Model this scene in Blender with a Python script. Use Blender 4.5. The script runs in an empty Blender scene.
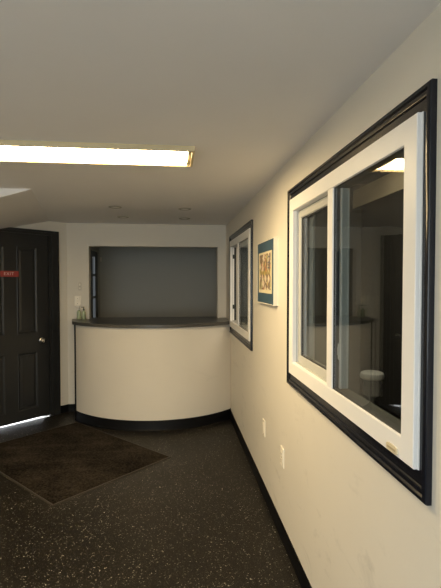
import bpy, bmesh, math, random
from mathutils import Vector, Matrix
random.seed(7)
sc = bpy.context.scene
COL = sc.collection
R = math.radians

# ------------------------------------------------------------------ materials
def new_mat(name):
    m = bpy.data.materials.new(name); m.use_nodes = True
    nt = m.node_tree; nt.nodes.clear()
    out = nt.nodes.new('ShaderNodeOutputMaterial')
    return m, nt, out

def N(nt, kind, **kw):
    n = nt.nodes.new(kind)
    for k, v in kw.items():
        if k in n.inputs: n.inputs[k].default_value = v
        else: setattr(n, k, v)
    return n

def col4(c): return (c[0], c[1], c[2], 1)

def mat(name, color, rough=.6, metal=0., spec=.5, var=.06, vscale=12., bump=0., bscale=80., coat=0.):
    """painted / moulded surface with a little tonal variation and fine bump"""
    m, nt, out = new_mat(name)
    b = N(nt, 'ShaderNodeBsdfPrincipled', Roughness=rough, Metallic=metal)
    b.inputs['Specular IOR Level'].default_value = spec
    b.inputs['Coat Weight'].default_value = coat
    tc = N(nt, 'ShaderNodeTexCoord')
    no = N(nt, 'ShaderNodeTexNoise', Scale=vscale, Detail=4.)
    nt.links.new(tc.outputs['Object'], no.inputs['Vector'])
    mx = N(nt, 'ShaderNodeMix'); mx.data_type = 'RGBA'
    mx.inputs[6].default_value = col4([c*(1-var) for c in color])
    mx.inputs[7].default_value = col4([min(1, c*(1+var)) for c in color])
    nt.links.new(no.outputs['Fac'], mx.inputs[0])
    nt.links.new(mx.outputs[2], b.inputs['Base Color'])
    if bump:
        n2 = N(nt, 'ShaderNodeTexNoise', Scale=bscale, Detail=3.)
        nt.links.new(tc.outputs['Object'], n2.inputs['Vector'])
        bp = N(nt, 'ShaderNodeBump', Strength=bump, Distance=.004)
        nt.links.new(n2.outputs['Fac'], bp.inputs['Height'])
        nt.links.new(bp.outputs['Normal'], b.inputs['Normal'])
    nt.links.new(b.outputs[0], out.inputs[0])
    return m

def wall_mat(name, color, scuff=.17):
    """eggshell wall paint: faint mottling, roller texture, a few grey scuffs low down"""
    m, nt, out = new_mat(name)
    b = N(nt, 'ShaderNodeBsdfPrincipled', Roughness=.55)
    b.inputs['Specular IOR Level'].default_value = .25
    g = N(nt, 'ShaderNodeNewGeometry')
    n1 = N(nt, 'ShaderNodeTexNoise', Scale=1.6, Detail=5., Roughness=.6)
    nt.links.new(g.outputs['Position'], n1.inputs['Vector'])
    mp = N(nt, 'ShaderNodeMapping'); mp.inputs['Scale'].default_value = (1.6, 2.2, 5.0)
    nt.links.new(g.outputs['Position'], mp.inputs['Vector'])
    n2 = N(nt, 'ShaderNodeTexNoise', Scale=1.7, Detail=7., Roughness=.7, Distortion=.6)
    nt.links.new(mp.outputs[0], n2.inputs['Vector'])
    r2 = N(nt, 'ShaderNodeValToRGB')
    r2.color_ramp.elements[0].position = .58; r2.color_ramp.elements[0].color = (0, 0, 0, 1)
    r2.color_ramp.elements[1].position = .78; r2.color_ramp.elements[1].color = (1, 1, 1, 1)
    nt.links.new(n2.outputs['Fac'], r2.inputs[0])
    sx = N(nt, 'ShaderNodeSeparateXYZ'); nt.links.new(g.outputs['Position'], sx.inputs[0])
    mr = N(nt, 'ShaderNodeMapRange'); mr.inputs[1].default_value = 1.3; mr.inputs[2].default_value = .6
    mr.inputs[3].default_value = 0.; mr.inputs[4].default_value = scuff*3
    nt.links.new(sx.outputs['Z'], mr.inputs[0])
    mu = N(nt, 'ShaderNodeMath', operation='MULTIPLY')
    nt.links.new(r2.outputs[0], mu.inputs[0]); nt.links.new(mr.outputs[0], mu.inputs[1])
    a = N(nt, 'ShaderNodeMix'); a.data_type = 'RGBA'
    a.inputs[6].default_value = col4([c*.95 for c in color]); a.inputs[7].default_value = col4([min(1, c*1.04) for c in color])
    nt.links.new(n1.outputs['Fac'], a.inputs[0])
    c = N(nt, 'ShaderNodeMix'); c.data_type = 'RGBA'
    c.inputs[7].default_value = col4([x*.55 for x in color])
    nt.links.new(mu.outputs[0], c.inputs[0]); nt.links.new(a.outputs[2], c.inputs[6])
    nt.links.new(c.outputs[2], b.inputs['Base Color'])
    n3 = N(nt, 'ShaderNodeTexNoise', Scale=160., Detail=2.)
    nt.links.new(g.outputs['Position'], n3.inputs['Vector'])
    bp = N(nt, 'ShaderNodeBump', Strength=.12, Distance=.003)
    nt.links.new(n3.outputs['Fac'], bp.inputs['Height']); nt.links.new(bp.outputs[0], b.inputs['Normal'])
    nt.links.new(b.outputs[0], out.inputs[0])
    return m

def floor_mat():
    """black-brown vinyl composition tile with cream flecks, fine seams and a worn wax gloss"""
    m, nt, out = new_mat('flecked_tile')
    b = N(nt, 'ShaderNodeBsdfPrincipled')
    g = N(nt, 'ShaderNodeNewGeometry')
    base = N(nt, 'ShaderNodeTexNoise', Scale=2.2, Detail=6., Roughness=.65)
    nt.links.new(g.outputs['Position'], base.inputs['Vector'])
    mx = N(nt, 'ShaderNodeMix'); mx.data_type = 'RGBA'
    mx.inputs[6].default_value = (.004, .0034, .0027, 1); mx.inputs[7].default_value = (.011, .0092, .007, 1)
    nt.links.new(base.outputs['Fac'], mx.inputs[0])
    # flecks: two sizes of irregular chips
    prev = mx.outputs[2]
    for sc_, thr, colr, dens in ((135., .33, (.52, .48, .39, 1), .925), (210., .34, (.12, .105, .085, 1), .70), (90., .27, (.27, .245, .20, 1), .93), (58., .20, (.62, .58, .49, 1), .957)):
        wn = N(nt, 'ShaderNodeTexNoise', Scale=sc_*1.3, Detail=2.)
        nt.links.new(g.outputs['Position'], wn.inputs['Vector'])
        ad = N(nt, 'ShaderNodeMix'); ad.data_type = 'RGBA'; ad.blend_type = 'ADD'
        ad.inputs[0].default_value = .02
        nt.links.new(g.outputs['Position'], ad.inputs[6]); nt.links.new(wn.outputs['Color'], ad.inputs[7])
        v = N(nt, 'ShaderNodeTexVoronoi', Scale=sc_)
        nt.links.new(ad.outputs[2], v.inputs['Vector'])
        lt = N(nt, 'ShaderNodeMath', operation='LESS_THAN'); lt.inputs[1].default_value = thr
        nt.links.new(v.outputs['Distance'], lt.inputs[0])
        sp = N(nt, 'ShaderNodeSeparateColor'); nt.links.new(v.outputs['Color'], sp.inputs[0])
        gt = N(nt, 'ShaderNodeMath', operation='GREATER_THAN'); gt.inputs[1].default_value = dens
        nt.links.new(sp.outputs[0], gt.inputs[0])
        mu = N(nt, 'ShaderNodeMath', operation='MULTIPLY')
        nt.links.new(lt.outputs[0], mu.inputs[0]); nt.links.new(gt.outputs[0], mu.inputs[1])
        x = N(nt, 'ShaderNodeMix'); x.data_type = 'RGBA'; x.inputs[7].default_value = colr
        nt.links.new(mu.outputs[0], x.inputs[0]); nt.links.new(prev, x.inputs[6])
        prev = x.outputs[2]
    # tile seams
    br = N(nt, 'ShaderNodeTexBrick', Scale=1.)
    br.offset = 0.; br.squash = 1.
    br.inputs['Color1'].default_value = (1, 1, 1, 1); br.inputs['Color2'].default_value = (.86, .86, .86, 1)
    br.inputs['Mortar'].default_value = (.45, .45, .45, 1)
    br.inputs['Mortar Size'].default_value = .0016
    br.inputs['Brick Width'].default_value = .305; br.inputs['Row Height'].default_value = .305
    nt.links.new(g.outputs['Position'], br.inputs['Vector'])
    ml = N(nt, 'ShaderNodeMix'); ml.data_type = 'RGBA'; ml.blend_type = 'MULTIPLY'; ml.inputs[0].default_value = 1.
    nt.links.new(prev, ml.inputs[6]); nt.links.new(br.outputs['Color'], ml.inputs[7])
    nt.links.new(ml.outputs[2], b.inputs['Base Color'])
    rr = N(nt, 'ShaderNodeMapRange'); rr.inputs[3].default_value = .3; rr.inputs[4].default_value = .5
    nt.links.new(base.outputs['Fac'], rr.inputs[0]); nt.links.new(rr.outputs[0], b.inputs['Roughness'])
    b.inputs['Specular IOR Level'].default_value = .22
    bn = N(nt, 'ShaderNodeTexNoise', Scale=30., Detail=4.)
    nt.links.new(g.outputs['Position'], bn.inputs['Vector'])
    bp = N(nt, 'ShaderNodeBump', Strength=.12, Distance=.003)
    nt.links.new(bn.outputs['Fac'], bp.inputs['Height']); nt.links.new(bp.outputs[0], b.inputs['Normal'])
    nt.links.new(b.outputs[0], out.inputs[0])
    return m

def mat_carpet():
    """brown looped walk-off carpet, with worn diagonal bands"""
    m, nt, out = new_mat('brown_carpet')
    b = N(nt, 'ShaderNodeBsdfPrincipled', Roughness=.95)
    b.inputs['Specular IOR Level'].default_value = .08
    tc = N(nt, 'ShaderNodeTexCoord')
    w = N(nt, 'ShaderNodeTexNoise', Scale=2.4, Detail=5., Roughness=.6)
    nt.links.new(tc.outputs['Object'], w.inputs['Vector'])
    mp = N(nt, 'ShaderNodeMapping'); mp.inputs['Scale'].default_value = (1., 9., 1.)
    nt.links.new(tc.outputs['Object'], mp.inputs['Vector'])
    w2 = N(nt, 'ShaderNodeTexNoise', Scale=.9, Detail=3.)
    nt.links.new(mp.outputs[0], w2.inputs['Vector'])
    f = N(nt, 'ShaderNodeTexNoise', Scale=62., Detail=4., Roughness=.75)
    nt.links.new(tc.outputs['Object'], f.inputs['Vector'])
    ad = N(nt, 'ShaderNodeMath', operation='MULTIPLY_ADD'); ad.inputs[1].default_value = .45
    nt.links.new(w2.outputs['Fac'], ad.inputs[0]); nt.links.new(w.outputs['Fac'], ad.inputs[2])
    ad2 = N(nt, 'ShaderNodeMath', operation='MULTIPLY_ADD'); ad2.inputs[1].default_value = 1.5
    nt.links.new(f.outputs['Fac'], ad2.inputs[0]); nt.links.new(ad.outputs[0], ad2.inputs[2])
    r = N(nt, 'ShaderNodeValToRGB')
    e = r.color_ramp.elements
    e[0].position = .30; e[0].color = (.004, .003, .0022, 1)
    e[1].position = 1.; e[1].color = (.060, .048, .036, 1)
    mr = N(nt, 'ShaderNodeMapRange'); mr.inputs[1].default_value = .95; mr.inputs[2].default_value = 1.95
    nt.links.new(ad2.outputs[0], mr.inputs[0]); nt.links.new(mr.outputs[0], r.inputs[0])
    nt.links.new(r.outputs[0], b.inputs['Base Color'])
    bp = N(nt, 'ShaderNodeBump', Strength=.6, Distance=.004)
    nt.links.new(f.outputs['Fac'], bp.inputs['Height']); nt.links.new(bp.outputs[0], b.inputs['Normal'])
    nt.links.new(b.outputs[0], out.inputs[0])
    return m

def glass_mat(name, tint=(1, 1, 1), base=.04):
    """clear pane: mirror reflection by Schlick's law over transparency"""
    m, nt, out = new_mat(name)
    lw = N(nt, 'ShaderNodeLayerWeight', Blend=.5)
    pw = N(nt, 'ShaderNodeMath', operation='POWER'); pw.inputs[1].default_value = 5.
    nt.links.new(lw.outputs['Facing'], pw.inputs[0])
    ma = N(nt, 'ShaderNodeMath', operation='MULTIPLY_ADD')
    ma.inputs[1].default_value = 1-base; ma.inputs[2].default_value = base
    nt.links.new(pw.outputs[0], ma.inputs[0])
    t = N(nt, 'ShaderNodeBsdfTransparent'); t.inputs[0].default_value = col4(tint)
    gl = N(nt, 'ShaderNodeBsdfGlossy', Roughness=0.)
    gl.inputs[0].default_value = (1, 1, 1, 1)
    mx = N(nt, 'ShaderNodeMixShader')
    nt.links.new(ma.outputs[0], mx.inputs[0]); nt.links.new(t.outputs[0], mx.inputs[1]); nt.links.new(gl.outputs[0], mx.inputs[2])
    nt.links.new(mx.outputs[0], out.inputs[0])
    return m

def emit_mat(name, color, strength):
    m, nt, out = new_mat(name)
    e = N(nt, 'ShaderNodeEmission', Strength=strength); e.inputs[0].default_value = col4(color)
    nt.links.new(e.outputs[0], out.inputs[0])
    return m

def art_mat():
    """a printed page of small ochre, olive, brick and blue motifs in two registers"""
    m, nt, out = new_mat('printed_art')
    b = N(nt, 'ShaderNodeBsdfPrincipled', Roughness=.5)
    tc = N(nt, 'ShaderNodeTexCoord')
    mp = N(nt, 'ShaderNodeMapping'); mp.inputs['Scale'].default_value = (1., 26., 26.)
    nt.links.new(tc.outputs['Object'], mp.inputs['Vector'])
    v = N(nt, 'ShaderNodeTexVoronoi', Scale=1.); v.distance = 'MANHATTAN'
    nt.links.new(mp.outputs[0], v.inputs['Vector'])
    sp = N(nt, 'ShaderNodeSeparateColor'); nt.links.new(v.outputs['Color'], sp.inputs[0])
    r = N(nt, 'ShaderNodeValToRGB'); r.color_ramp.interpolation = 'CONSTANT'
    cols = [(.72, .62, .40), (.36, .33, .13), (.55, .25, .13), (.78, .68, .48), (.38, .30, .26), (.62, .47, .20), (.74, .55, .40), (.75, .66, .50)]
    el = r.color_ramp.elements
    for i, c in enumerate(cols):
        e = el[i] if i < 2 else el.new(i/len(cols))
        e.position = i/len(cols); e.color = col4(c)
    nt.links.new(sp.outputs[0], r.inputs[0])
    dk = N(nt, 'ShaderNodeMath', operation='GREATER_THAN'); dk.inputs[1].default_value = .80
    nt.links.new(v.outputs['Distance'], dk.inputs[0])
    mx = N(nt, 'ShaderNodeMix'); mx.data_type = 'RGBA'; mx.inputs[7].default_value = (.24, .17, .11, 1)
    nt.links.new(dk.outputs[0], mx.inputs[0]); nt.links.new(r.outputs[0], mx.inputs[6])
    # yellow band between the two registers
    sx = N(nt, 'ShaderNodeSeparateXYZ'); nt.links.new(tc.outputs['Object'], sx.inputs[0])
    ab = N(nt, 'ShaderNodeMath', operation='ABSOLUTE'); nt.links.new(sx.outputs['Z'], ab.inputs[0])
    lt = N(nt, 'ShaderNodeMath', operation='LESS_THAN'); lt.inputs[1].default_value = .014
    nt.links.new(ab.outputs[0], lt.inputs[0])
    ml = N(nt, 'ShaderNodeMath', operation='MULTIPLY'); ml.inputs[1].default_value = .4
    nt.links.new(lt.outputs[0], ml.inputs[0])
    m2 = N(nt, 'ShaderNodeMix'); m2.data_type = 'RGBA'; m2.inputs[7].default_value = (.52, .42, .06, 1)
    nt.links.new(ml.outputs[0], m2.inputs[0]); nt.links.new(mx.outputs[2], m2.inputs[6])
    nt.links.new(m2.outputs[2], b.inputs['Base Color'])
    nt.links.new(b.outputs[0], out.inputs[0])
    return m

WALL = (.74, .695, .61)
M = {}
M['wall'] = wall_mat('beige_wall_paint', WALL)
M['ceiling'] = wall_mat('ceiling_paint', (.90, .885, .885), 0.)
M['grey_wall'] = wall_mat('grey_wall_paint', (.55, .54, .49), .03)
M['panel'] = wall_mat('counter_front_paint', (.72, .67, .585), .07)
M['floor'] = floor_mat()
M['carpet'] = mat_carpet()
M['black'] = mat('black_vinyl_base', (.004, .004, .005), .5, spec=.16)
M['toe'] = mat('black_toe_base', (.003, .0032, .0042), .5, spec=.14)
M['casing'] = mat('black_gloss_paint', (.008, .009, .014), .22, spec=.32, bump=.05, bscale=60)
M['white'] = mat('white_vinyl', (.90, .88, .85), .42, var=.02)
M['jamb'] = mat('grey_white_vinyl', (.50, .50, .47), .45, var=.03)
M['strip'] = mat('grey_weatherstrip', (.09, .088, .08), .7)
M['gasket'] = mat('dark_gasket', (.03, .03, .03), .6)
M['glass'] = glass_mat('window_glass', (.84, .87, .86))
M['door'] = mat('black_door_paint', (.019, .020, .021), .36, spec=.5, var=.1, vscale=5)
M['chrome'] = mat('brushed_nickel', (.72, .70, .66), .22, metal=1., var=.02)
M['alum'] = mat('aluminium', (.75, .75, .75), .35, metal=1., var=.02)
M['red'] = mat('red_plastic', (.33, .045, .04), .45, var=.03)
M['letter'] = mat('white_lettering', (.75, .6, .56), .5, var=.01)
M['laminate'] = mat('charcoal_laminate', (.075, .071, .063), .33, spec=.5, var=.12, vscale=40)
M['plate'] = mat('almond_plate', (.90, .84, .72), .35, var=.01)
M['ivory'] = mat('ivory_insert', (.86, .80, .67), .35, var=.01)
M['slot'] = mat('dark_slot', (.02, .018, .015), .6)
M['teal'] = mat('teal_mat_board', (.05, .10, .145), .45, var=.12, vscale=20)
M['cream'] = mat('cream_paper', (.74, .66, .45), .6, var=.02)
M['frame_white'] = mat('white_frame_edge', (.80, .76, .66), .5, var=.02)
M['art'] = art_mat()
M['fixture'] = mat('fixture_trim', (.62, .52, .32), .4, var=.02)
M['lens'] = emit_mat('lit_acrylic_lens', (1., .75, .40), 24.)
M['fill_lens'] = emit_mat('cool_fill_lens', (.86, .94, 1.), 18.)
M['can'] = mat('downlight_trim', (.40, .385, .35), .5, var=.02)
M['canlens'] = mat('downlight_lens', (.93, .92, .88), .3, var=.02)
M['gel'] = mat('green_gel', (.40, .47, .31), .15, var=.15, vscale=20, coat=.4)
M['pump'] = mat('white_pump', (.80, .78, .72), .35, var=.01)
M['darkcap'] = mat('dark_cap', (.03, .035, .03), .4)
M['dark_frame'] = mat('dark_metal_frame', (.018, .02, .022), .4)
M['frost'] = emit_mat('self_lit_frosted_glass', (.86, .95, 1.), .065)  # pane emission stands in for daylight coming through from behind
M['blind'] = mat('dark_blind_cloth', (.022, .020, .018), .7, var=.3, vscale=9)
M['valance'] = mat('tan_valance', (.66, .56, .40), .6, var=.15, vscale=6)
M['stool'] = mat('white_seat', (.48, .49, .47), .4, var=.02)
M['stool_leg'] = mat('grey_pedestal', (.22, .22, .21), .45)
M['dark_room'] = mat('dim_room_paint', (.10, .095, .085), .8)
M['ground'] = mat('pale_concrete', (.75, .75, .73), .8, bump=.2)
M['badge'] = mat('badge_ivory', (.70, .61, .42), .35, var=.02)
M['badge_mark'] = mat('badge_mark', (.42, .34, .20), .5)

# ------------------------------------------------------------------ helpers
def finish(name, bm, m, parent=None, loc=(0, 0, 0), smooth=False, bevel=0., bseg=2, angle=35):
    """link a bmesh as ONE object; verts are given in world space, origin moved to loc"""
    loc = Vector(loc)
    bmesh.ops.recalc_face_normals(bm, faces=bm.faces[:])
    base = Vector(parent['_o']) if parent is not None else Vector((0, 0, 0))
    org = loc if parent is None else base
    bmesh.ops.translate(bm, verts=bm.verts[:], vec=-org)
    me = bpy.data.meshes.new(name); bm.to_mesh(me); bm.free()
    me.materials.append(m)
    o = bpy.data.objects.new(name, me); COL.objects.link(o)
    if parent is None:
        o.location = loc
    else:
        o.parent = parent
    o['_o'] = tuple(org)
    if smooth:
        for p in me.polygons: p.use_smooth = True
        try: me.set_sharp_from_angle(angle=R(angle))
        except Exception: pass
    if bevel:
        md = o.modifiers.new('bevel', 'BEVEL'); md.width = bevel; md.segments = bseg; md.limit_method = 'ANGLE'; md.angle_limit = R(40)
        try: md.harden_normals = False
        except Exception: pass
    return o

def empty(name, loc):
    o = bpy.data.objects.new(name, None); COL.objects.link(o)
    o.location = loc; o['_o'] = tuple(loc); o.empty_display_size = .1
    return o

def tag(o, label=None, cat=None, group=None, kind=None):
    if label: o['label'] = label
    if cat: o['category'] = cat
    if group: o['group'] = group
    if kind: o['kind'] = kind
    return o

def box(bm, lo, hi, mtx=None):
    vs = []
    for x in (lo[0], hi[0]):
        for y in (lo[1], hi[1]):
            for z in (lo[2], hi[2]):
                p = Vector((x, y, z)); vs.append(bm.verts.new(mtx @ p if mtx else p))
    for f in ((0, 1, 3, 2), (4, 6, 7, 5), (0, 4, 5, 1), (2, 3, 7, 6), (0, 2, 6, 4), (1, 5, 7, 3)):
        bm.faces.new([vs[i] for i in f])

def prism(bm, poly, z0, z1):
    a = [bm.verts.new((x, y, z0)) for x, y in poly]; b = [bm.verts.new((x, y, z1)) for x, y in poly]
    n = len(poly)
    bm.faces.new(a); bm.faces.new(b)
    for i in range(n): bm.faces.new((a[i], a[(i+1) % n], b[(i+1) % n], b[i]))

def lathe(bm, prof, seg=24, mtx=None):
    rings = []
    for r, z in prof:
        if r < 1e-6:
            p = Vector((0, 0, z)); rings.append([bm.verts.new(mtx @ p if mtx else p)])
        else:
            ring = []
            for k in range(seg):
                a = 2*math.pi*k/seg; p = Vector((r*math.cos(a), r*math.sin(a), z))
                ring.append(bm.verts.new(mtx @ p if mtx else p))
            rings.append(ring)
    for a, b in zip(rings, rings[1:]):
        if len(a) == 1 and len(b) == 1: continue
        for k in range(seg):
            j = (k+1) % seg
            if len(a) == 1: bm.faces.new((a[0], b[k], b[j]))
            elif len(b) == 1: bm.faces.new((a[k], a[j], b[0]))
            else: bm.faces.new((a[k], a[j], b[j], b[k]))

def tube(bm, pts, r, seg=10):
    rings = []
    n = len(pts); pts = [Vector(p) for p in pts]
    for i, p in enumerate(pts):
        d = (pts[min(i+1, n-1)]-pts[max(i-1, 0)]).normalized()
        a = d.cross(Vector((0, 0, 1)))
        if a.length < 1e-3: a = d.cross(Vector((1, 0, 0)))
        a.normalize(); b = d.cross(a)
        rings.append([bm.verts.new(p+a*r*math.cos(2*math.pi*k/seg)+b*r*math.sin(2*math.pi*k/seg)) for k in range(seg)])
    for a, b in zip(rings, rings[1:]):
        for k in range(seg): bm.faces.new((a[k], a[(k+1) % seg], b[(k+1) % seg], b[k]))
    bm.faces.new(rings[0]); bm.faces.new(rings[-1])

def slab_with_holes(bm, us, vs, holes, t0, t1, f):
    """a wall slab on the grid us x vs, thickness t0..t1, with rectangular holes; f(u,v,t) -> point"""
    us = sorted(set(us + [h[0] for h in holes] + [h[1] for h in holes])); vs = sorted(set(vs + [h[2] for h in holes] + [h[3] for h in holes]))
    def solid(i, j):
        if not (0 <= i < len(us)-1 and 0 <= j < len(vs)-1): return False
        cu = (us[i]+us[i+1])/2; cv = (vs[j]+vs[j+1])/2
        return not any(h[0] < cu < h[1] and h[2] < cv < h[3] for h in holes)
    cache = {}
    def V(i, j, k):
        if (i, j, k) not in cache: cache[i, j, k] = bm.verts.new(f(us[i], vs[j], (t0, t1)[k]))
        return cache[i, j, k]
    for i in range(len(us)-1):
        for j in range(len(vs)-1):
            if not solid(i, j): continue
            bm.faces.new((V(i, j, 0), V(i+1, j, 0), V(i+1, j+1, 0), V(i, j+1, 0)))
            bm.faces.new((V(i, j, 1), V(i, j+1, 1), V(i+1, j+1, 1), V(i+1, j, 1)))
            if not solid(i-1, j): bm.faces.new((V(i, j, 0), V(i, j+1, 0), V(i, j+1, 1), V(i, j, 1)))
            if not solid(i+1, j): bm.faces.new((V(i+1, j, 0), V(i+1, j, 1), V(i+1, j+1, 1), V(i+1, j+1, 0)))
            if not solid(i, j-1): bm.faces.new((V(i, j, 0), V(i, j, 1), V(i+1, j, 1), V(i+1, j, 0)))
            if not solid(i, j+1): bm.faces.new((V(i, j+1, 0), V(i+1, j+1, 0), V(i+1, j+1, 1), V(i, j+1, 1)))

def mitred(bm, u0, u1, v0, v1, prof, f):
    """rectangular moulding: closed profile of (inset, height) swept round u0..u1 x v0..v1 with mitred corners"""
    n = len(prof); rings = []
    for cu, cv, su, sv in ((u0, v0, 1, 1), (u1, v0, -1, 1), (u1, v1, -1, -1), (u0, v1, 1, -1)):
        rings.append([bm.verts.new(f(cu+su*a, cv+sv*a, h)) for a, h in prof])
    for c in range(4):
        a, b = rings[c], rings[(c+1) % 4]
        for k in range(n): bm.faces.new((a[k], a[(k+1) % n], b[(k+1) % n], b[k]))

# ------------------------------------------------------------------ dimensions
W = .66; YB = 5.43; ZC = 2.235; H = 1.55
C0 = Vector((-1.235, YB, 0)); SD = Vector((-.70711, -.70711, 0)); ND = Vector((.70711, -.70711, 0))  # 45 degree entry wall
def E(s, z, t): p = C0+SD*s+ND*t; return (p.x, p.y, z)
SL = 1.62                                       # length of the entry wall
LX = E(SL, 0, 0)[0]; LY = E(SL, 0, 0)[1]
YF = -2.3

# ------------------------------------------------------------------ room shell
def struct(name, bm, m, label, cat, **kw):
    return tag(finish(name, bm, m, **kw), label, cat, kind='structure')

bm = bmesh.new()
prism(bm, [(W+.12, YF-.12), (W+.12, YB+.02), (C0.x+.02, YB+.02), (LX-.02, LY+.02), (LX-.12, LY), (LX-.12, YF-.12)], -.1, 0)
struct('floor', bm, M['floor'], 'dark brown-black vinyl tile floor with cream flecks', 'floor')

bm = bmesh.new()
prism(bm, [(W+.12, YF-.12), (W+.12, YB+.14), (C0.x-.05, YB+.14), (LX-.12, LY+.1), (LX-.12, YF-.12)], ZC, ZC+.12)
struct('ceiling', bm, M['ceiling'], 'flat beige painted ceiling', 'ceiling')

# sloped soffit over the entry: wedge that dips to the left, then levels
bm = bmesh.new()
a_, b_ = .299, -.0576
def dropz(x, y): return ZC-max(0., min(.17, a_*(-x-1.042)+b_*(y-3.479)))
def xh(y, d): return -(1.042+(d-b_*(y-3.479))/a_)
yfr = 3.46
rows = []
for y in (yfr, 4.3, 5.0, 5.5):
    rows.append([(xh(y, 0.), y, ZC+.005), (xh(y, 0.), y, ZC-.0005), (xh(y, .17), y, ZC-.17), (LX-.1, y, ZC-.17), (LX-.1, y, ZC+.005)])
vr = [[bm.verts.new(p) for p in r] for r in rows]
for p, q in zip(vr, vr[1:]):
    for k in range(5): bm.faces.new((p[k], p[(k+1) % 5], q[(k+1) % 5], q[k]))
bm.faces.new(vr[0]); bm.faces.new(vr[-1])
struct('ceiling_soffit', bm, M['ceiling'], 'sloped soffit dipping from the ceiling above the black door', 'ceiling soffit')

# right wall with two window holes
WIN = (1.055, 3.60)                             # near edges of the two casings
holes = [(y+.055, y+1.32, 1.055, 1.985) for y in WIN]
bm = bmesh.new()
slab_with_holes(bm, [YF-.12, YB+.13], [0., ZC], holes, W, W+.12, lambda u, v, t: (t, u, v))
struct('wall_right', bm, M['wall'], 'long beige wall on the right holding both sliding windows', 'wall')

# back wall with the counter opening
bm = bmesh.new()
slab_with_holes(bm, [C0.x-.05, W], [0., ZC], [(-.982, .554, 1.066, 1.968)], YB, YB+.12, lambda u, v, t: (u, t, v))
struct('wall_back', bm, M['wall'], 'beige back wall with the wide counter opening', 'wall')

# entry wall at 45 degrees, holed for the door
D0, D1, DT = .235, 1.10, 2.07
bm = bmesh.new()
slab_with_holes(bm, [0., SL+.1], [0., ZC], [(D0-.03, D1+.03, 0., DT+.03)], 0., -.12, E)
struct('wall_entry', bm, M['wall'], 'angled beige wall around the black entrance door', 'wall')

bm = bmesh.new(); box(bm, (LX-.12, YF-.12, 0), (LX, LY, ZC)); struct('wall_left', bm, M['wall'], 'beige left wall beside the entrance', 'wall')
bm = bmesh.new(); slab_with_holes(bm, [LX, W], [0., ZC], [(-2.0, .25, .75, 2.1)], YF, YF-.12, lambda u, v, t: (u, t, v)); struct('wall_front', bm, M['wall'], 'beige wall behind the viewer', 'wall')

# alcove (dim back office) behind the counter opening
AX, AY = -1.14, 7.2
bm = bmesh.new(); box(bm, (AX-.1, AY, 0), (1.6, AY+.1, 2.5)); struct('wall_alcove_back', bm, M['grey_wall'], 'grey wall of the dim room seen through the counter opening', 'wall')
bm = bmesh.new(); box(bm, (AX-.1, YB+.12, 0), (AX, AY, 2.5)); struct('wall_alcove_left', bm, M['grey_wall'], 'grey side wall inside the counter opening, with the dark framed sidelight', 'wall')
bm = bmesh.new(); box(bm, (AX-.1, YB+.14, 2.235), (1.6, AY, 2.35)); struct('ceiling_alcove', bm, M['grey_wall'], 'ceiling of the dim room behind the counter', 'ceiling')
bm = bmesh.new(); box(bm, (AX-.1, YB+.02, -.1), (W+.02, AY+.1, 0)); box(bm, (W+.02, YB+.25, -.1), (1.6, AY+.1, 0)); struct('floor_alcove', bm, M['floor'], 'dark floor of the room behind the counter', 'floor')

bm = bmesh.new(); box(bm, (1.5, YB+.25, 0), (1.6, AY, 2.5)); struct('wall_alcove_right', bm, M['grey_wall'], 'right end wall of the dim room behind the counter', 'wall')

# adjoining room behind the windows
RX = 2.7
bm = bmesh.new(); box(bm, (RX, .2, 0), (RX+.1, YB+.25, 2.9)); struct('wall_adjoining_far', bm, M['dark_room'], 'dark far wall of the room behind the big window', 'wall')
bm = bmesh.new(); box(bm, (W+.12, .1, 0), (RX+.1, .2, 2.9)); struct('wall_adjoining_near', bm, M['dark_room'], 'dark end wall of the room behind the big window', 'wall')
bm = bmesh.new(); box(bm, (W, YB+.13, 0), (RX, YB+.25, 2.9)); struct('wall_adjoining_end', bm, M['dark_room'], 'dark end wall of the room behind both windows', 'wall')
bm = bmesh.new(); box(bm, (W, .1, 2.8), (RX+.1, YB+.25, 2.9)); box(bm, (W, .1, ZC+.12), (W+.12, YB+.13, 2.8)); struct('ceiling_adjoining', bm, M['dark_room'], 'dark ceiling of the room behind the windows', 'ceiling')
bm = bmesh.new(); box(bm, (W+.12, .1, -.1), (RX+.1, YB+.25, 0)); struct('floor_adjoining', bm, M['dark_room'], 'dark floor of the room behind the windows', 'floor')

# unseen window added behind the viewer to let in cool daylight
fw = empty('added_window', (-.875, YF, .75)); tag(fw, 'wide unseen window added behind the viewer for cool daylight', 'window', kind='structure')
ff = lambda u, v, w: (u, YF-.12+w, v)
bm = bmesh.new(); mitred(bm, -2.0, .25, .75, 2.1, [(0, 0), (0, .12), (.05, .12), (.05, 0)], ff)
box(bm, (-.90, YF-.10, .80), (-.85, YF-.05, 2.05)); finish('frame', bm, M['white'], fw)
bm = bmesh.new(); box(bm, (-1.95, YF-.08, .80), (.20, YF-.074, 2.05)); finish('glass_pane', bm, M['glass'], fw)

# exterior ground outside the door
bm = bmesh.new()
p = [E(-1.5, 0, -.121), E(4., 0, -.121), E(4., 0, -4.), E(-1.5, 0, -4.)]
prism(bm, [(q[0], q[1]) for q in reversed(p)], -.1, .004)
struct('ground', bm, M['ground'], 'bright pavement outside, seen as a sliver under the door', 'ground')

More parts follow.
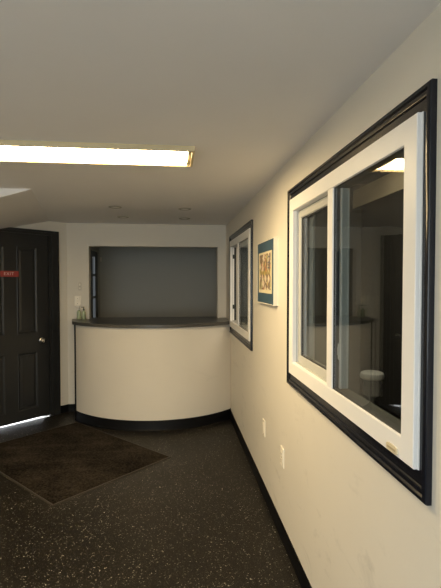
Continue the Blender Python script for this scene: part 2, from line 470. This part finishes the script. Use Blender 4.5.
# ------------------------------------------------------------------ baseboards
BP = [(0, 0), (.014, 0), (.010, .006), (.008, .018), (.0065, .080), (.004, .086), (0, .087)]   # coved vinyl base
def base_run(name, p0, p1, nrm, label):
    bm = bmesh.new(); p0 = Vector(p0); p1 = Vector(p1); n = Vector(nrm)
    A = [bm.verts.new(p0+n*a+Vector((0, 0, h))) for a, h in BP]; B = [bm.verts.new(p1+n*a+Vector((0, 0, h))) for a, h in BP]
    k = len(BP)
    bm.faces.new(A); bm.faces.new(B)
    for i in range(k): bm.faces.new((A[i], A[(i+1) % k], B[(i+1) % k], B[i]))
    struct(name, bm, M['black'], label, 'baseboard')
base_run('baseboard_right', (W, YF, 0), (W, 4.975, 0), (-1, 0, 0), 'black vinyl baseboard along the right wall')
base_run('baseboard_back', (C0.x, YB, 0), (-1.115, YB, 0), (0, -1, 0), 'short black baseboard between the corner and the counter')
base_run('baseboard_entry', E(.0, 0, 0), E(.112, 0, 0), ND, 'short black baseboard between the door casing and the corner')
base_run('baseboard_left', (LX, YF, 0), (LX, LY, 0), (1, 0, 0), 'black baseboard along the left wall')

# ------------------------------------------------------------------ sliding windows
def make_window(name, y0, label, far):
    root = empty(name, (W, y0, .99))
    tag(root, label, 'window', kind='structure')
    f = lambda u, v, w: (W-w, y0+u, v)
    # black casing with stepped, rounded profile
    bm = bmesh.new()
    mitred(bm, .005, 1.395, .975, 2.0555, [(0, 0), (0, .013), (.002, .017), (.006, .019), (.013, .019), (.016, .0165), (.018, .013), (.022, .0125), (.027, .0125), (.031, .0105), (.034, .007), (.040, .006), (.062, .0055), (.074, .004), (.074, 0)], f)
    finish('casing', bm, M['casing'], root, smooth=True, angle=28)
    # white vinyl frame
    u0, u1, v0, v1 = .054, 1.330, 1.046, 1.993
    bm = bmesh.new()
    mitred(bm, u0, u1, v0, v1, [(0, -.044), (0, .009), (.002, .011), (.002, .021), (.004, .023), (.066, .023), (.069, .021), (.070, .017), (.070, -.044)], f)
    fr = finish('frame', bm, M['white'], root, smooth=True, angle=25)
    # mitre seams and track ribs
    bm = bmesh.new()
    box(bm, f(.72, v0+.070, -.0435), f(u1-.07, v0+.074, .004))
    box(bm, f(u1-.0745, v0+.070, -.002), f(u1-.07, v1-.07, .001))
    finish('track', bm, M['jamb'], fr)
    # front (near) sash: meeting stile and gasket
    a0, a1, b0, b1 = u0+.070, .672, v0+.070, v1-.070
    bm = bmesh.new()
    box(bm, f(.672, b0, -.012), f(.731, b1, .0225))
    s1 = finish('sash', bm, M['white'], root, bevel=.003)
    bm = bmesh.new()
    mitred(bm, a0, a1+.002, b0, b1, [(0, -.012), (0, .016), (.002, .016), (.003, -.012)], f)
    finish('gasket', bm, M['gasket'], s1)
    bm = bmesh.new(); box(bm, f(a0, b0, -.0435), f(a1+.05, b0+.003, -.013)); box(bm, f(a0, b1-.003, -.0435), f(a1+.05, b1, -.013)); box(bm, f(a0, b0, -.0435), f(a0+.003, b1, -.013))
    finish('dark_strip', bm, M['strip'], fr)
    bm = bmesh.new(); box(bm, f(a0+.002, b0+.002, -.012), f(a1+.001, b1-.002, .013))
    finish('glass_pane', bm, M['glass'], s1)
    # rear (far) sash in the second track
    c0, c1 = (u0+.074, u0+.679) if far else (.655, u1-.070)
    bm = bmesh.new()
    prof = [(0, -.042), (0, -.010), (.002, -.008), (.038, -.008), (.042, -.011), (.044, -.018), (.044, -.042)]
    mitred(bm, c0, c1, b0, b1, prof, f)
    box(bm, f(c0+.0445, b0+.02, -.040), f(c0+.080, b1-.02, -.012))
    s2 = finish('sash', bm, M['jamb'], root, bevel=0.)
    bm = bmesh.new()
    mitred(bm, c0+.043, c1-.043, b0+.043, b1-.043, [(0, -.030), (0, -.014), (.005, -.016), (.006, -.030)], f)
    finish('gasket', bm, M['gasket'], s2)
    bm = bmesh.new(); box(bm, f(c0+.047, b0+.046, -.034), f(c1-.046, b1-.046, -.018))
    finish('glass_pane', bm, M['glass'], s2)
    if far:
        bm = bmesh.new(); box(bm, f(u1-.0735, b0, -.0435), f(u1-.0695, b1, -.020)); finish('dark_strip', bm, M['gasket'], fr)  # dark strip stands in for the unlit gap into the room beyond
        for z in (1.82, 1.27):
            bm = bmesh.new(); box(bm, f(u1-.082, z-.022, -.030), f(u1-.069, z+.022, -.004))
            finish('latch', bm, M['darkcap'], fr, bevel=.002)
    else:
        # sash lock on the rear stile, and the oval maker's badge on the lower rail
        bm = bmesh.new()
        box(bm, f(.660, 1.235, -.009), f(.688, 1.30, -.003)); box(bm, f(.665, 1.252, -.004), f(.683, 1.285, -.0005))
        finish('lock', bm, M['jamb'], s2, bevel=.003)
        bm = bmesh.new()
        pts = []
        for k in range(24):
            t = 2*math.pi*k/24; c, s = math.cos(t), math.sin(t)
            pts.append((.166+.033*math.copysign(abs(c)**.55, c), 1.064+.0115*math.copysign(abs(s)**.55, s)))
        A = [bm.verts.new(f(u, v, .0225)) for u, v in pts]; B = [bm.verts.new(f(u, v, .0275)) for u, v in pts]
        bm.faces.new(A); bm.faces.new(B)
        for k in range(24): bm.faces.new((A[k], A[(k+1) % 24], B[(k+1) % 24], B[k]))
        bd = finish('badge', bm, M['badge'], root, bevel=.001)
        tag(bd, 'small oval ivory badge')
        bm = bmesh.new(); box(bm, f(.143, 1.061, .027), f(.189, 1.067, .0281)); finish('badge_mark', bm, M['badge_mark'], bd)
    return root
make_window('window_1', WIN[0], 'large white sliding window in glossy black casing, nearest the viewer', False)
make_window('window_2', WIN[1], 'half-open white sliding window in black casing beyond the teal picture, by the counter', True)

# ------------------------------------------------------------------ entrance door
dr = empty('door_1', E(.68, 0, 0)); tag(dr, 'black panelled entrance door with a round nickel knob', 'door', kind='structure')
bm = bmesh.new()
for s0, s1 in ((.113, D0), (D1, D1+.122)):      # side casings, stepped
    sg = 1 if s0 < .5 else -1
    o_, i_ = (s0, s1) if sg > 0 else (s1, s0)
    for a, b, t in ((0, .022, .022), (.022, .060, .016), (.060, .085, .019), (.085, .122, .006)):
        x0, x1 = o_+sg*a, o_+sg*b
        box(bm, E(min(x0, x1), 0, -.05 if a > .08 else 0.), E(max(x0, x1), DT+.06 if a < .08 else DT, t)) if False else None
        lo, hi = min(x0, x1), max(x0, x1); zt = DT+.052
        poly = [E(lo, 0, 0 if a < .08 else -.06)[:2], E(hi, 0, 0 if a < .08 else -.06)[:2], E(hi, 0, t)[:2], E(lo, 0, t)[:2]]
        prism(bm, poly, 0, zt)
for a, b in ((D0-.02, D0+.03), (D1-.03, D1+.02)):
    prism(bm, [E(a, 0, -.1)[:2], E(b, 0, -.1)[:2], E(b, 0, -.048)[:2], E(a, 0, -.048)[:2]], 0, DT)
prism(bm, [E(D0-.02, 0, -.1)[:2], E(D1+.02, 0, -.1)[:2], E(D1+.02, 0, -.048)[:2], E(D0-.02, 0, -.048)[:2]], DT-.035, DT+.02)
for z0, z1, t in ((DT, DT+.03, .012), (DT+.03, DT+.052, .022)):
    poly = [E(D0-.122, 0, 0)[:2], E(D1+.122, 0, 0)[:2], E(D1+.122, 0, t)[:2], E(D0-.122, 0, t)[:2]]
    prism(bm, poly, z0, z1)
finish('door_frame', bm, M['door'], dr)
# leaf: stiles and rails with sunk, moulded panels
L0, L1 = .240, 1.095; zb, zt = .017, DT-.004
pan = []
for s0, s1 in ((.370, .602), (.738, .970)):
    pan += [(s0, s1, .135, .765), (s0, s1, .975, 1.925)]
bm = bmesh.new()
slab_with_holes(bm, [L0, L1], [zb, zt], pan, -.004, -.046, E)
for s0, s1, z0, z1 in pan:
    mitred(bm, s0, s1, z0, z1, [(0, -.004), (.004, -.001), (.010, -.003), (.022, -.014), (.030, -.014), (.030, -.040), (0, -.040)], E)
    mitred(bm, s0+.029, s1-.029, z0+.029, z1-.029, [(0, -.014), (.025, -.008), (.025, -.030), (0, -.030)], E)
    q0, q1, r0, r1 = s0+.05, s1-.05, z0+.05, z1-.05
    prism(bm, [E(q0, 0, -.030)[:2], E(q1, 0, -.030)[:2], E(q1, 0, -.008)[:2], E(q0, 0, -.008)[:2]], r0, r1)
leaf = finish('door_leaf', bm, M['door'], dr)
# knob, rose and kick bolts
mk = Matrix.Translation(E(.325, .885, -.004)) @ ND.to_track_quat('Z', 'Y').to_matrix().to_4x4()
bm = bmesh.new(); lathe(bm, [(0, 0), (.030, 0), (.030, .004), (.024, .008), (.011, .011), (.010, .026), (.020, .033), (.027, .042), (.028, .050), (.023, .058), (.010, .062), (0, .062)], 28, mk)
tag(finish('door_knob', bm, M['chrome'], leaf, smooth=True), 'round nickel knob')
for s, z in ((.351, .075), (.411, .058)):
    bm = bmesh.new(); mk = Matrix.Translation(E(s, z, -.004)) @ ND.to_track_quat('Z', 'Y').to_matrix().to_4x4()
    lathe(bm, [(0, 0), (.008, 0), (.007, .003), (0, .004)], 12, mk); finish('bolt', bm, M['chrome'], leaf, smooth=True)
bm = bmesh.new()
prism(bm, [E(D0-.02, 0, -.125)[:2], E(D1+.02, 0, -.125)[:2], E(D1+.02, 0, -.02)[:2], E(D0-.02, 0, -.02)[:2]], 0, .006)
finish('threshold', bm, M['alum'], dr)

# red sign on the door
sg = empty('door_sign', E(.680, 1.598, -.003)); tag(sg, 'small red sign with white letters on the upper black door', 'sign')
bm = bmesh.new()
prism(bm, [E(.582, 0, -.004)[:2], E(.778, 0, -.004)[:2], E(.778, 0, .001)[:2], E(.582, 0, .001)[:2]], 1.598, 1.660)
finish('plaque', bm, M['red'], sg, bevel=.001)
cu = bpy.data.curves.new('lettering', 'FONT'); cu.body = 'EXIT'; cu.size = .044; cu.extrude = .0006; cu.align_x = 'CENTER'; cu.align_y = 'CENTER'; cu.space_character = 1.25
to = bpy.data.objects.new('lettering_curve', cu); COL.objects.link(to)
dg = bpy.context.evaluated_depsgraph_get(); me = bpy.data.meshes.new_from_object(to.evaluated_get(dg))
bpy.data.objects.remove(to); bpy.data.curves.remove(cu)
bm = bmesh.new(); bm.from_mesh(me); bpy.data.meshes.remove(me)
rot = Matrix((( -SD.x, 0, ND.x), (-SD.y, 0, ND.y), (0, 1, 0))).to_4x4()
bmesh.ops.transform(bm, matrix=Matrix.Translation(E(.690, 1.629, .0014)) @ rot, verts=bm.verts[:])
finish('lettering', bm, M['letter'], sg)

# ------------------------------------------------------------------ entrance mat (inlaid carpet, laid square to the door)
e1 = Vector((.7254, .6883, 0)); e2 = Vector((-.6883, .7254, 0)); m0 = Vector((-.825, 3.128, 0)); ml, mw = 1.50, 1.122
mt = empty('entrance_mat', m0); tag(mt, 'brown walk-off carpet laid diagonally in front of the black door', 'mat')
mt.rotation_euler = (0, 0, 0)
def Q(a, b): p = m0+e1*a+e2*b; return (p.x, p.y)
bm = bmesh.new(); g_ = .012
prism(bm, [Q(g_, g_), Q(mw-g_, g_), Q(mw-g_, ml-g_), Q(g_, ml-g_)], 0, .006)
cp = finish('carpet', bm, M['carpet'], mt)
bm = bmesh.new()
mitred(bm, 0, mw, 0, ml, [(0, 0), (.003, .006), (.010, .0075), (.014, .006), (.014, 0)], lambda u, v, w: (*Q(u, v), w))
M['edging'] = mat('mat_edging', (.030, .024, .018), .5)
finish('edging', bm, M['edging'], mt)

# ------------------------------------------------------------------ reception desk
P1, P2, P3 = Vector((-1.068, 5.084)), Vector((-.262, 4.630)), Vector((.655, 4.982))
def circ(a, b, c):
    d = 2*(a.x*(b.y-c.y)+b.x*(c.y-a.y)+c.x*(a.y-b.y))
    ux = (a.length_squared*(b.y-c.y)+b.length_squared*(c.y-a.y)+c.length_squared*(a.y-b.y))/d
    uy = (a.length_squared*(c.x-b.x)+b.length_squared*(a.x-c.x)+c.length_squared*(b.x-a.x))/d
    v = Vector((ux, uy)); return v, (a-v).length
cc, cr = circ(P1, P2, P3)
def arc(r, x0, x1, n=56):
    a0 = math.atan2(-math.sqrt(max(0, r*r-(x0-cc.x)**2)), x0-cc.x); a1 = math.atan2(-math.sqrt(max(0, r*r-(x1-cc.x)**2)), x1-cc.x)
    return [(cc.x+r*math.cos(a0+(a1-a0)*k/n), cc.y+r*math.sin(a0+(a1-a0)*k/n)) for k in range(n+1)]
dk = empty('reception_desk', (-.25, 5.0, 0)); tag(dk, 'curved reception counter with cream front, charcoal top and black base', 'reception desk')
TOP = 1.105
def arcwall(bm, r0, r1, x0, x1, z0, z1):
    A = arc(r0, x0, x1); B = arc(r1, x0, x1)
    prism(bm, A+B[::-1], z0, z1)
bm = bmesh.new(); arcwall(bm, cr, cr-.03, -1.068, W-.001, .10, TOP-.036)
finish('front_panel', bm, M['panel'], dk, smooth=True)
bm = bmesh.new()                                 # coved black base
pf = [(0.0, .105), (.004, .104), (.006, .100), (.007, .02), (.013, .006), (.020, 0), (-.03, 0), (-.03, .1)]
rings = [arc(cr+a, -1.070-a*.6, W-.001) for a, h in pf]
vs = [[bm.verts.new((x, y, h)) for x, y in ring] for ring, (a, h) in zip(rings, pf)]
for i in range(len(pf)):
    p, q = vs[i], vs[(i+1) % len(pf)]
    for k in range(len(p)-1): bm.faces.new((p[k], p[k+1], q[k+1], q[k]))
bm.faces.new([v[0] for v in vs]); bm.faces.new([v[-1] for v in vs])
finish('toe_kick', bm, M['toe'], dk, smooth=True, angle=50)
bm = bmesh.new()                                 # black end panel flaring back to the wall
prism(bm, [(-1.072, 5.070), (-1.066, 5.10), (-1.095, YB-.003), (-1.125, YB-.003), (-1.083, 5.074)], 0, TOP-.036)
tag(finish('side_panel', bm, M['toe'], dk), 'black end panel')
bm = bmesh.new()                                 # countertop, runs through the opening as the ledge
lip = arc(cr+.032, -1.108, W-.0015)
poly = lip+[(W-.0015, YB-.003), (-1.180, YB-.003)]
prism(bm, poly, TOP-.036, TOP)
finish('countertop', bm, M['laminate'], dk, bevel=.004)

bm = bmesh.new(); box(bm, (-.981, YB-.003, TOP-.036), (.553, YB+.16, TOP))
struct('trim_1', bm, M['laminate'], 'charcoal ledge filling the foot of the counter opening', 'ledge')

# ------------------------------------------------------------------ soap bottles on the counter
def bottle(name, x, y, s, cap, label):
    r = empty(name, (x, y, TOP)); tag(r, label, 'bottle', 'green soap bottles on the counter')
    T = Matrix.Translation((x, y, TOP))
    bm = bmesh.new(); lathe(bm, [(0, 0), (.024*s, 0), (.026*s, .004), (.0265*s, .06*s), (.026*s, .092*s), (.019*s, .108*s), (.010*s, .114*s), (.010*s, .122*s), (0, .122*s)], 24, T)
    finish('bottle_body', bm, M['gel'], r, smooth=True)
    bm = bmesh.new(); lathe(bm, [(0, .120*s), (.012*s, .120*s), (.012*s, .136*s), (.005*s, .139*s), (.005*s, .160*s), (.011*s, .162*s), (.011*s, .170*s), (0, .171*s)], 16, T)
    box(bm, (x-.034*s, y-.005*s, TOP+.161*s), (x+.005*s, y+.005*s, TOP+.170*s))
    finish('pump', bm, cap, r, smooth=True)
bottle('soap_bottle', -1.088, 5.36, .92, M['pump'], 'green soap bottle with a white pump, left of the two on the counter')
bottle('soap_bottle', -1.030, 5.34, .86, M['darkcap'], 'green soap bottle with a dark pump, right of the two on the counter')

# ------------------------------------------------------------------ plates on the walls
def plate(root, f, w, h):
    bm = bmesh.new(); mitred(bm, -w/2, w/2, -h/2, h/2, [(0, 0), (.001, .004), (.004, .006), (.010, .0065), (.010, 0)], f)
    a, b = -w/2+.0095, -h/2+.0095
    vs = [f(a, b, 0), f(-a, b, 0), f(-a, -b, 0), f(a, -b, 0), f(a, b, .0065), f(-a, b, .0065), f(-a, -b, .0065), f(a, -b, .0065)]
    v = [bm.verts.new(p) for p in vs]
    for q in ((0, 1, 2, 3), (4, 5, 6, 7), (0, 1, 5, 4), (1, 2, 6, 5), (2, 3, 7, 6), (3, 0, 4, 7)): bm.faces.new([v[i] for i in q])
    return finish('cover_plate', bm, M['plate'], root)
def fbox(bm, f, u0, u1, v0, v1, w0, w1):
    v = [bm.verts.new(f(u, q, w)) for w in (w0, w1) for u, q in ((u0, v0), (u1, v0), (u1, v1), (u0, v1))]
    for q in ((0, 1, 2, 3), (4, 5, 6, 7), (0, 1, 5, 4), (1, 2, 6, 5), (2, 3, 7, 6), (3, 0, 4, 7)): bm.faces.new([v[i] for i in q])

def on_right(y, z): return lambda u, v, w: (W-w, y+u, z+v)
r = empty('wall_plate', (W, 3.143, .492)); tag(r, 'ivory decorator wall plate with one tall insert, low on right wall nearer the counter', 'wall plate')
f = on_right(3.143, .492); plate(r, f, .074, .116)
bm = bmesh.new(); fbox(bm, f, -.0165, .0165, -.033, .033, .004, .010); finish('insert', bm, M['ivory'], r, bevel=.0015)
for v in (-.048, .048):
    bm = bmesh.new(); fbox(bm, f, -.003, .003, v-.003, v+.003, .006, .0075); finish('screw', bm, M['slot'], r)
r = empty('wall_outlet', (W, 2.602, .490)); tag(r, 'ivory duplex power outlet low on the right wall below the big window', 'outlet')
f = on_right(2.602, .490); plate(r, f, .074, .118)
for v in (-.0195, .0195):
    bm = bmesh.new(); fbox(bm, f, -.016, .016, v-.0135, v+.0135, .004, .0095); so = finish('socket', bm, M['ivory'], r, bevel=.0015)
    bm = bmesh.new(); fbox(bm, f, -.007, -.005, v-.002, v+.006, .009, .0099); fbox(bm, f, .005, .007, v-.002, v+.006, .009, .0099); fbox(bm, f, -.002, .002, v-.009, v-.005, .009, .0099)
    finish('slots', bm, M['slot'], so)
bm = bmesh.new(); fbox(bm, f, -.003, .003, -.003, .003, .006, .0075); finish('screw', bm, M['slot'], r)

def on_back(x, z): return lambda u, v, w: (x+u, YB-w, z+v)
r = empty('light_switch', (-1.115, YB, 1.318)); tag(r, 'almond toggle light switch on back wall above the soap bottles', 'light switch')
f = on_back(-1.115, 1.318); plate(r, f, .074, .118)
bm = bmesh.new(); fbox(bm, f, -.005, .005, -.004, .016, .005, .016); finish('toggle', bm, M['ivory'], r, bevel=.001)
for v in (-.03, .03):
    bm = bmesh.new(); fbox(bm, f, -.003, .003, v-.003, v+.003, .006, .0078); finish('screw', bm, M['slot'], r)
r = empty('wall_button', (-1.088, YB, 1.49)); tag(r, 'tiny beige two-button wall control above the light switch', 'wall control')
f = on_back(-1.088, 1.49)
M['beige'] = mat('beige_plastic', (.62, .57, .48), .5, var=.01)
bm = bmesh.new(); fbox(bm, f, -.016, .016, -.045, .045, 0, .010); finish('body', bm, M['beige'], r, bevel=.003)
for v in (-.022, .022):
    bm = bmesh.new(); fbox(bm, f, -.009, .009, v-.012, v+.012, .009, .014); finish('button', bm, M['plate'], r, bevel=.002)

# ------------------------------------------------------------------ framed picture
pc = empty('framed_picture', (W, 3.005, 1.61)); tag(pc, 'framed print with a teal mat on the right wall between the windows', 'picture')
f = on_right(3.005, 1.611); hw, hh = .267, .216
bm = bmesh.new(); mitred(bm, -hw, hw, -hh, hh, [(0, 0), (0, .027), (.001, .028), (.004, .028), (.006, .026), (.006, 0)], f); finish('frame', bm, M['frame_white'], pc)
bm = bmesh.new(); fbox(bm, f, -hw+.0055, hw-.0055, -hh+.0055, hh-.0055, .004, .0265); finish('mat_board', bm, M['teal'], pc)
bm = bmesh.new(); fbox(bm, f, -.212, .212, -.142, .140, .0255, .0273); pg = finish('paper', bm, M['cream'], pc)
bm = bmesh.new(); fbox(bm, f, -.180, .180, -.118, .125, .0268, .0279); finish('print', bm, M['art'], pg)
bm = bmesh.new()
for u in (-.135, -.105):
    fbox(bm, f, u-.003, u+.003, .02, .115, .0275, .0284)
for v in (.03, .065, .10): fbox(bm, f, -.15, -.09, v-.003, v+.003, .0275, .0284)
M['blue'] = mat('blue_print_ink', (.03, .09, .16), .5)
finish('lattice_print', bm, M['blue'], pg)
bm = bmesh.new(); tube(bm, [f(.0, hh+.012, .004), f(0, hh-.01, .004)], .0025, 8); finish('hanger', bm, M['slot'], pc)

# ------------------------------------------------------------------ ceiling lights
def fixture(name, x0, x1, y0, y1, lens, label):
    r = empty(name, ((x0+x1)/2, (y0+y1)/2, ZC)); tag(r, label, 'ceiling light')
    f = lambda u, v, w: (u, v, ZC-w)
    bm = bmesh.new(); mitred(bm, x0, x1, y0, y1, [(0, 0), (0, .024), (.003, .027), (.012, .027), (.014, .024), (.014, 0)], f)
    finish('trim_frame', bm, M['fixture'], r, bevel=.001)
    for xa, xb in ((x0+.014, x0+.034), (x1-.034, x1-.014)):
        bm = bmesh.new(); box(bm, (xa, y0+.014, ZC-.020), (xb, y1-.014, ZC)); finish('end_cap', bm, M['fixture'], r, bevel=.003)
        bm = bmesh.new()
    bm = bmesh.new()
    n = 10; A = []
    pr = [(y0+.014+(y1-y0-.028)*k/n, ZC-.012-.012*math.sin(math.pi*k/n)) for k in range(n+1)]
    a = [bm.verts.new((x0+.034, y, z)) for y, z in pr]; b = [bm.verts.new((x1-.034, y, z)) for y, z in pr]
    for k in range(n): bm.faces.new((a[k], a[k+1], b[k+1], b[k]))
    finish('lens', bm, lens, r, smooth=True)
fixture('ceiling_light', -1.105, .117, 2.275, 2.59, M['lens'], 'long glowing fluorescent ceiling light over the middle of the room')
fixture('ceiling_light', -1.5, -.1, -1.3, -.98, M['fill_lens'], 'unseen cool ceiling light added behind the viewer as fill')  # unseen fixture added to put cool light on ceiling and near wall
for x, y, lab in ((-.518, 4.20, 'left one nearer the viewer'), (-.516, 4.84, 'left one nearer the counter'), (.122, 4.24, 'right one nearer the viewer'), (.138, 4.88, 'right one nearer the counter')):
    r = empty('recessed_downlight', (x, y, ZC)); tag(r, 'small unlit round ceiling downlight, '+lab, 'downlight', 'unlit downlights before the counter')
    T = Matrix.Translation((x, y, ZC)) @ Matrix.Diagonal((1, 1, -1, 1))
    bm = bmesh.new(); lathe(bm, [(.040, 0), (.062, 0), (.062, .002), (.056, .006), (.046, .006), (.040, .003), (.040, 0)], 32, T); finish('trim_ring', bm, M['can'], r, smooth=True)
    bm = bmesh.new(); lathe(bm, [(0, .005), (.030, .0045), (.041, .002), (.041, 0), (0, 0)], 32, T); finish('lens', bm, M['canlens'], r, smooth=True)

# ------------------------------------------------------------------ dim alcove: dark framed sidelight and hook
sl = empty('window_3', (AX, 6.55, 0)); tag(sl, 'dark framed glazed sidelight on the side wall inside the counter opening', 'window', kind='structure')
bm = bmesh.new()
slab_with_holes(bm, [6.30, 6.90], [.9, 1.985], [(y0, y1, z0, z1) for y0, y1 in ((6.50, 6.545), (6.60, 6.665)) for z0, z1 in ((.98, 1.30), (1.34, 1.62), (1.66, 1.90))], 0, .02, lambda u, v, t: (AX+t, u, v))
fr = finish('frame', bm, M['dark_frame'], sl)
for y0, y1 in ((6.50, 6.545), (6.60, 6.665)):
    for z0, z1 in ((.98, 1.30), (1.34, 1.62), (1.66, 1.90)):
        bm = bmesh.new(); box(bm, (AX, y0-.004, z0-.004), (AX+.021, y1+.004, z1+.004)); finish('pane', bm, M['frost'], fr)
hk = empty('wall_hook', (-1.118, 7.2, 1.885)); tag(hk, 'small pale hook on the grey wall inside the counter opening', 'hook')
bm = bmesh.new(); box(bm, (-1.125, 7.19, 1.86), (-1.105, 7.2, 1.93)); finish('back_plate', bm, M['plate'], hk, bevel=.002)
bm = bmesh.new(); tube(bm, [(-1.115, 7.195, 1.905), (-1.115, 7.165, 1.89), (-1.115, 7.15, 1.875), (-1.115, 7.145, 1.895)], .006); finish('prong', bm, M['plate'], hk, smooth=True)

# ------------------------------------------------------------------ adjoining room: blinds, valance, stool, added fill light
vb = empty('vertical_blind', (2.38, 4.2, 0)); tag(vb, 'dark vertical blind with a tan valance, seen dimly through the big window', 'blind')
bm = bmesh.new(); box(bm, (2.30, 1.6, 2.477), (2.315, 5.5, 2.70)); box(bm, (2.315, 1.6, 2.685), (2.69, 5.5, 2.70)); box(bm, (2.295, 1.6, 2.51), (2.30, 5.5, 2.525)); box(bm, (2.295, 1.6, 2.62), (2.30, 5.5, 2.635)); finish('valance', bm, M['valance'], vb, bevel=.003)
bm = bmesh.new()
y = 1.62
while y < 5.4:
    mm = Matrix.Translation((2.40, y, 0)) @ Matrix.Rotation(R(24), 4, 'Z')
    box(bm, (-.0015, -.045, .12), (.0015, .045, 2.64), mm); y += .08
finish('vanes', bm, M['blind'], vb)
SX, SY = 1.95, 4.16
st = empty('stool', (SX, SY, 0)); tag(st, 'small white-topped stool seen dimly through the big window', 'stool')
bm = bmesh.new()
lathe(bm, [(0, .592), (.095, .592), (.112, .602), (.116, .625), (.108, .652), (.085, .664), (0, .667)], 28, Matrix.Translation((SX, SY, 0)))
finish('seat', bm, M['stool'], st, smooth=True)
bm = bmesh.new(); lathe(bm, [(0, .592), (.085, .592), (.080, .44), (.035, .41), (.03, .39), (.03, .04), (.06, .035), (.15, .02), (.16, 0), (0, 0)], 24, Matrix.Translation((SX, SY, 0)))
finish('pedestal', bm, M['stool_leg'], st, smooth=True)

def area(name, loc, rot, sx, sy, energy, color):
    l = bpy.data.lights.new(name, 'AREA'); l.shape = 'RECTANGLE'; l.size = sx; l.size_y = sy; l.energy = energy; l.color = color
    o = bpy.data.objects.new(name, l); COL.objects.link(o); o.location = loc; o.rotation_euler = rot
    return o
area('adjoining_room_fill', (1.5, 3.6, 2.77), (0, 0, 0), 1.0, .6, 13., (1, .85, .62))  # unseen light added to brighten the valance and stool

# ------------------------------------------------------------------ world (daylight outside, reaches in under the door and through the added window)
wd = bpy.data.worlds.new('daylight'); sc.world = wd; wd.use_nodes = True
bg = wd.node_tree.nodes['Background']; bg.inputs[0].default_value = (.93, .96, 1, 1); bg.inputs[1].default_value = 4.6
pl = area('daylight_portal', (-.875, YF-.15, 1.425), (math.pi/2, 0, 0), 2.2, 1.3, 1., (1, 1, 1)); pl.data.cycles.is_portal = True

# ------------------------------------------------------------------ camera
F = 445.; CX, CY = 220.5, 294.; VX, VY = 172.1, 281.3
pitch = math.atan((CY-VY)/F); yaw = math.atan((CX-VX)/F*math.cos(pitch))
cd = bpy.data.cameras.new('camera'); cam = bpy.data.objects.new('camera', cd); COL.objects.link(cam)
cd.sensor_fit = 'VERTICAL'; cd.sensor_height = 36.; cd.sensor_width = 36.*441/588; cd.lens = F/588*36.; cd.clip_start = .02
cam.location = (0, 0, H); cam.rotation_euler = (math.pi/2-pitch, 0, -yaw)
sc.camera = cam

for o in bpy.data.objects:
    if '_o' in o: del o['_o']

sc.view_settings.view_transform = 'Standard'; sc.view_settings.look = 'None'; sc.view_settings.gamma = 1.; sc.view_settings.use_curve_mapping = False
sc.view_settings.exposure = 1.05
sc.cycles.use_denoising = True
sc.cycles.max_bounces = 12; sc.cycles.diffuse_bounces = 6; sc.cycles.glossy_bounces = 6; sc.cycles.transparent_max_bounces = 24
sc.cycles.sample_clamp_indirect = 4.
